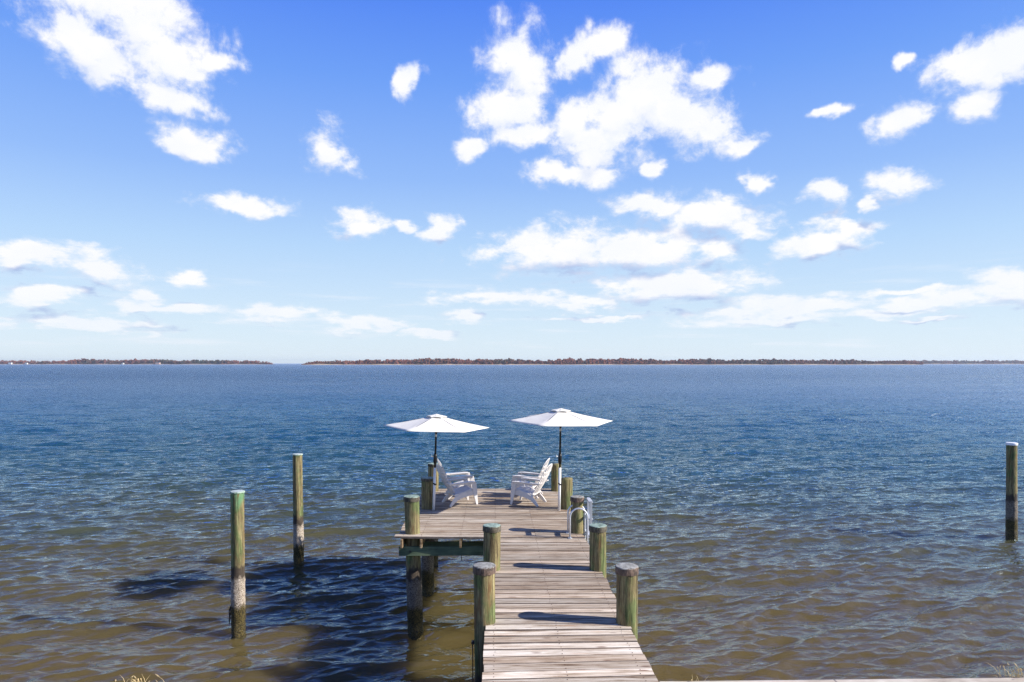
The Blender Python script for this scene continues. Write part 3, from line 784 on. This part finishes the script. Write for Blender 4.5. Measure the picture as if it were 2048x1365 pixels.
# ------------------------------------------------------------------ water
def build_water():
    rs = [4.5]
    while rs[-1] < 14000:
        r = rs[-1]
        rs.append(r + .036 * max(1.0, (r / 16.0)) ** 1.38)
    rs = np.array(rs)
    nth = 900
    th = np.linspace(R(-56), R(56), nth)
    # denser towards the middle
    RR, TH = np.meshgrid(rs, th, indexing='ij')
    X = RR * np.sin(TH); Y = RR * np.cos(TH)
    cell_r = np.gradient(rs); cell = np.maximum(cell_r, rs * (th[1] - th[0]))
    rg = np.random.default_rng(5)
    Z = np.zeros_like(X); DX = np.zeros_like(X); DY = np.zeros_like(X)
    main = R(-90 + 15)      # travel direction: towards the shore and a little to the right
    bands = [(2.6, 4.2, 12, .055), (1.3, 2.4, 20, .10), (.7, 1.2, 26, .135), (.38, .66, 30, .175), (.18, .36, 44, .22)]
    for lo, hi_, n, slope in bands:
        for k in range(n):
            lam = lo * (hi_ / lo) ** rg.uniform()
            kk = 2 * PI / lam
            spread = .24 if lam > 1.2 else .30
            a = main + rg.normal() * spread
            amp = slope / kk * math.sqrt(2.0 / n) * rg.uniform(.6, 1.4)
            kx, ky = kk * math.cos(a), kk * math.sin(a)
            wgt = np.clip((lam / cell - 2.2) / 2.5, 0, 1)
            i1 = int(np.searchsorted(-wgt, 0, side='left')) if wgt[-1] <= 0 else len(rs)
            nz = np.nonzero(wgt > 0)[0]
            if len(nz) == 0: continue
            e = nz[-1] + 1
            ph = kx * X[:e] + ky * Y[:e] + rg.uniform(0, 2 * PI)
            A = (amp * wgt[:e])[:, None]
            s, c = np.sin(ph), np.cos(ph)
            Z[:e] += A * c
            DX[:e] -= .9 * A * math.cos(a) * s; DY[:e] -= .9 * A * math.sin(a) * s
    X += DX; Y += DY
    V = np.stack([X, Y, Z], -1).reshape(-1, 3)
    i, j = np.meshgrid(np.arange(len(rs) - 1), np.arange(nth - 1), indexing='ij')
    a = (i * nth + j).ravel()
    Fc = np.stack([a, a + nth, a + nth + 1, a + 1], -1)[:, ::-1]
    o = np_mesh('water', V, Fc, M['water'])
    tag(o, kind='structure')
    print('water verts', len(V))
build_water()

# ------------------------------------------------------------------ far shore
mt, nt, bs = new_mat('autumn_wood')
geo = nt('ShaderNodeNewGeometry'); rnd = geo.outputs['Random Per Island']; pp = geo.outputs['Position']
stand = nt.noise(nt.mapping(pp, sc=(.0045, .0045, .0001)), scale=1.0, detail=6, rough=.66)
pick = nt.math('ADD', nt.math('MULTIPLY', stand, 1.0), nt.math('MULTIPLY', nt.math('SUBTRACT', rnd, .5), .16))
c = nt.ramp(pick, [(.22, (.20, .085, .055)), (.42, (.25, .095, .06)), (.52, (.19, .085, .055)), (.60, (.12, .085, .05)), (.68, (.06, .075, .045)), (.85, (.045, .062, .042))])
c = nt.mix(nt.smooth(nt.noise(pp, scale=.8, detail=3), .35, .65), nt.mix(1.0, c, (.6, .6, .6), 'MULTIPLY'), c)
setin(nt, bs, 'Base Color', c); setin(nt, bs, 'Roughness', 1.0); bs.inputs['Specular IOR Level'].default_value = 0
M['wood_far'] = mt
M['sand'] = mat_plain('beach_sand', (.42, .33, .23), .95, 0, .2, .02)
M['land'] = mat_plain('leaf_litter', (.14, .09, .05), .95, 0, .2, .02)

phi_ = (1 + 5 ** .5) / 2
ico = np.array([(-1, phi_, 0), (1, phi_, 0), (-1, -phi_, 0), (1, -phi_, 0), (0, -1, phi_), (0, 1, phi_), (0, -1, -phi_), (0, 1, -phi_), (phi_, 0, -1), (phi_, 0, 1), (-phi_, 0, -1), (-phi_, 0, 1)], float)
ico /= np.linalg.norm(ico[0])
icf = np.array([(0, 11, 5), (0, 5, 1), (0, 1, 7), (0, 7, 10), (0, 10, 11), (1, 5, 9), (5, 11, 4), (11, 10, 2), (10, 7, 6), (7, 1, 8), (3, 9, 4), (3, 4, 2), (3, 2, 6), (3, 6, 8), (3, 8, 9), (4, 9, 5), (2, 4, 11), (6, 2, 10), (8, 6, 7), (9, 8, 1)])

def shore(x0, x1, dist, slant, hfun, name, seed, rows=4, spacing=8.0):
    """x0..x1 in photo columns turned into real metres at the given distance; slant moves the far end away"""
    rg = np.random.default_rng(seed)
    Xa, Xb = (x0 - 1024) / F * dist, (x1 - 1024) / F * dist
    n = int(abs(Xb - Xa) / spacing)
    V = []; Fs = []; base = 0
    for r_ in range(rows):
        for k in range(n):
            f = (k + rg.uniform(0, 1)) / n
            px = x0 + (x1 - x0) * f
            X = Xa + (Xb - Xa) * f; Y = dist + slant * f + r_ * 11 + rg.uniform(-4, 4)
            X = X * (Y / dist) if slant else X
            hh = hfun(px) * rg.uniform(.8, 1.12) * (Y / F) * (1 + .05 * math.sin(px * .11 + seed) + .05 * math.sin(px * .047 + 2 * seed) + .06 * math.sin(px * .31))      # metres
            if r_ == 0: hh *= .85
            if hh < 1.5: continue
            ncl = 16
            cr = max(2.6, hh * .34)
            for q in range(ncl):
                t = rg.uniform(.02, 1.0)
                sc = cr * rg.uniform(.45, .8) * (1.0 - .35 * t)
                cx = X + rg.normal() * cr * .55 * (1.15 - t * .7); cy = Y + rg.normal() * cr * .5; cz = 2.5 + (hh - 2.5) * t - sc * .5
                pv = ico * (rg.uniform(.65, 1.3, (12, 1))) * np.array([sc, sc, sc * rg.uniform(.7, 1.1)]) + np.array([cx, cy, cz])
                V.append(pv); Fs.append(icf + base); base += 12
    V = np.concatenate(V); Fs = np.concatenate(Fs)
    o = np_mesh(name, V, Fs, M['wood_far'], smooth=False)
    # a flat foot of land and a strip of sand in front of it
    return o, Xa, Xb
def land(Xa, Xb, dist, slant, name, m, h, front, back, seed):
    rg = np.random.default_rng(seed); n = 160; mb = MB(); vs = []
    for i in range(n + 1):
        f = i / n; Y = dist + slant * f; X = (Xa + (Xb - Xa) * f) * (Y / dist)
        j = rg.normal() * 1.2; hz = h * (1 + .3 * math.sin(i * .35) + .15 * rg.normal())
        taper = min(1, i / 3, (n - i) / 3)
        vs += [(X, Y + front + j, -1.5), (X, Y + front + 8 + j, .3 * taper), (X, Y + (front + 16), hz * taper), (X, Y + back, hz * taper), (X, Y + back + 5, -1.5)]
    fs = []
    for i in range(n):
        for k in range(4):
            fs.append((i * 5 + k, (i + 1) * 5 + k, (i + 1) * 5 + k + 1, i * 5 + k + 1))
    fs.append((0, 1, 2, 3, 4)); fs.append(tuple(n * 5 + k for k in (4, 3, 2, 1, 0)))
    mb.add(vs, fs); return tag(mb.build(name, m), kind='structure')
def interp(pts):
    xs, ys = zip(*pts); return lambda x: float(np.interp(x, xs, ys))
hC = interp([(605, 1), (615, 5), (640, 7.5), (700, 9), (760, 9.5), (840, 12.2), (960, 11), (1060, 10), (1090, 9.2), (1120, 11.2), (1240, 12), (1330, 9.5), (1400, 11.5), (1440, 10), (1500, 10.5), (1600, 10), (1700, 9.5), (1760, 8.5), (1815, 8), (1840, 6)])
hB = interp([(-260, 7), (0, 7.5), (60, 7.6), (100, 7.2), (170, 10), (300, 9.6), (400, 8.6), (470, 8.2), (530, 7), (542, 4)])
hD = interp([(1790, 7.6), (2000, 7.2), (2048, 7.0), (2400, 7.0)])
for (x0, x1, dist, slant, hf, nm, lab, seed, rows) in [
        (604, 1845, 2300, 150, hC, 'far_wood', 'russet autumn wood along the middle of the far shore with stands of dark pines', 21, 4),
        (-260, 544, 3400, -250, hB, 'far_wood', 'hazier purple-brown wood on the far shore at the left, ending in a low point', 22, 3),
        (1780, 2420, 3900, 300, hD, 'far_wood', 'faintest low wood on the far shore beyond the right end', 23, 3)]:
    o, Xa, Xb = shore(x0, x1, dist, slant, hf, nm, seed, rows, spacing=6.5 if dist < 3000 else 9.0)
    tag(o, lab, 'trees', kind='stuff')
    land(Xa, Xb, dist, slant, 'beach', M['sand'], 1.9, -34, -8, seed)
    land(Xa, Xb, dist, slant, 'land', M['land'], 3.2, -20, 60, seed + 5)

# small houses on the left shore
M['housewhite'] = mat_plain('white_siding', (.78, .77, .74), .7)
M['housepink'] = mat_plain('tan_siding', (.62, .42, .33), .7)
M['roofgrey'] = mat_plain('grey_shingles', (.13, .12, .12), .9)
M['pane'] = mat_plain('window_glass', (.03, .04, .05), .1)
for (px, wd, hh, mm, lab) in [(21, 14, 6, 'housewhite', 'tiny white gabled house on the far shore near the left frame edge'),
                              (53, 11, 4.5, 'housewhite', 'second tiny white house on the far left shore, smaller'),
                              (316, 20, 6.5, 'housepink', 'wide tan house on the far shore left of the low point'),
                              (246, 8, 4, 'housewhite', 'very small white boathouse on the far shore between the white houses and tan house')]:
    f = (px + 260) / 804; Y = 3400 - 250 * f - 24; X = (px - 1024) / F * Y
    e = empty('house', (X, Y, 2.2)); tag(e, lab, 'house', 'houses on the far shore')
    b = MB(); b.box(-wd / 2, wd / 2, -4, 4, -1, hh)
    b.build('wall', M[mm], e)
    b = MB(); r0 = hh + .01
    b.add([(-wd / 2 - .6, -4.7, r0), (wd / 2 + .6, -4.7, r0), (wd / 2 + .6, 4.7, r0), (-wd / 2 - .6, 4.7, r0), (-wd / 2 - .6, 0, r0 + 3.2), (wd / 2 + .6, 0, r0 + 3.2)],
          [(3, 2, 1, 0), (0, 1, 5, 4), (2, 3, 4, 5), (0, 4, 3), (1, 2, 5)]); b.build('roof', M['roofgrey'], e)
    for k in range(3):
        b = MB(); xx = (-1 + k) * wd * .3; b.box(xx - .7, xx + .7, -4.03, -3.9, 1.6, 3.2); b.build('window', M['pane'], e)

# ------------------------------------------------------------------ haze
hm = bpy.data.materials.new('haze_air'); hm.use_nodes = True; hm.node_tree.nodes.clear(); h_ = NT(hm.node_tree)
ho = h_('ShaderNodeOutputMaterial'); hv = h_('ShaderNodeVolumePrincipled', {'Color': (.72, .82, 1, 1), 'Density': 7e-5, 'Anisotropy': .3})
h_.link(hv.outputs[0], ho.inputs['Volume'])
b = MB(); b.box(-5200, 5200, -70, 5600, -2.5, 34); tag(b.build('haze', hm), kind='stuff')

# ------------------------------------------------------------------ render settings
vs_ = scene.view_settings
scene.display_settings.display_device = 'sRGB'
vs_.view_transform = 'Standard'; vs_.look = 'None'; vs_.exposure = 0.74; vs_.gamma = 1; vs_.use_curve_mapping = False
scene.cycles.use_denoising = True
scene.cycles.max_bounces = 6; scene.cycles.diffuse_bounces = 3; scene.cycles.glossy_bounces = 4
scene.cycles.sample_clamp_indirect = 5; scene.cycles.sample_clamp_direct = 1.4; scene.cycles.denoising_prefilter = 'NONE'
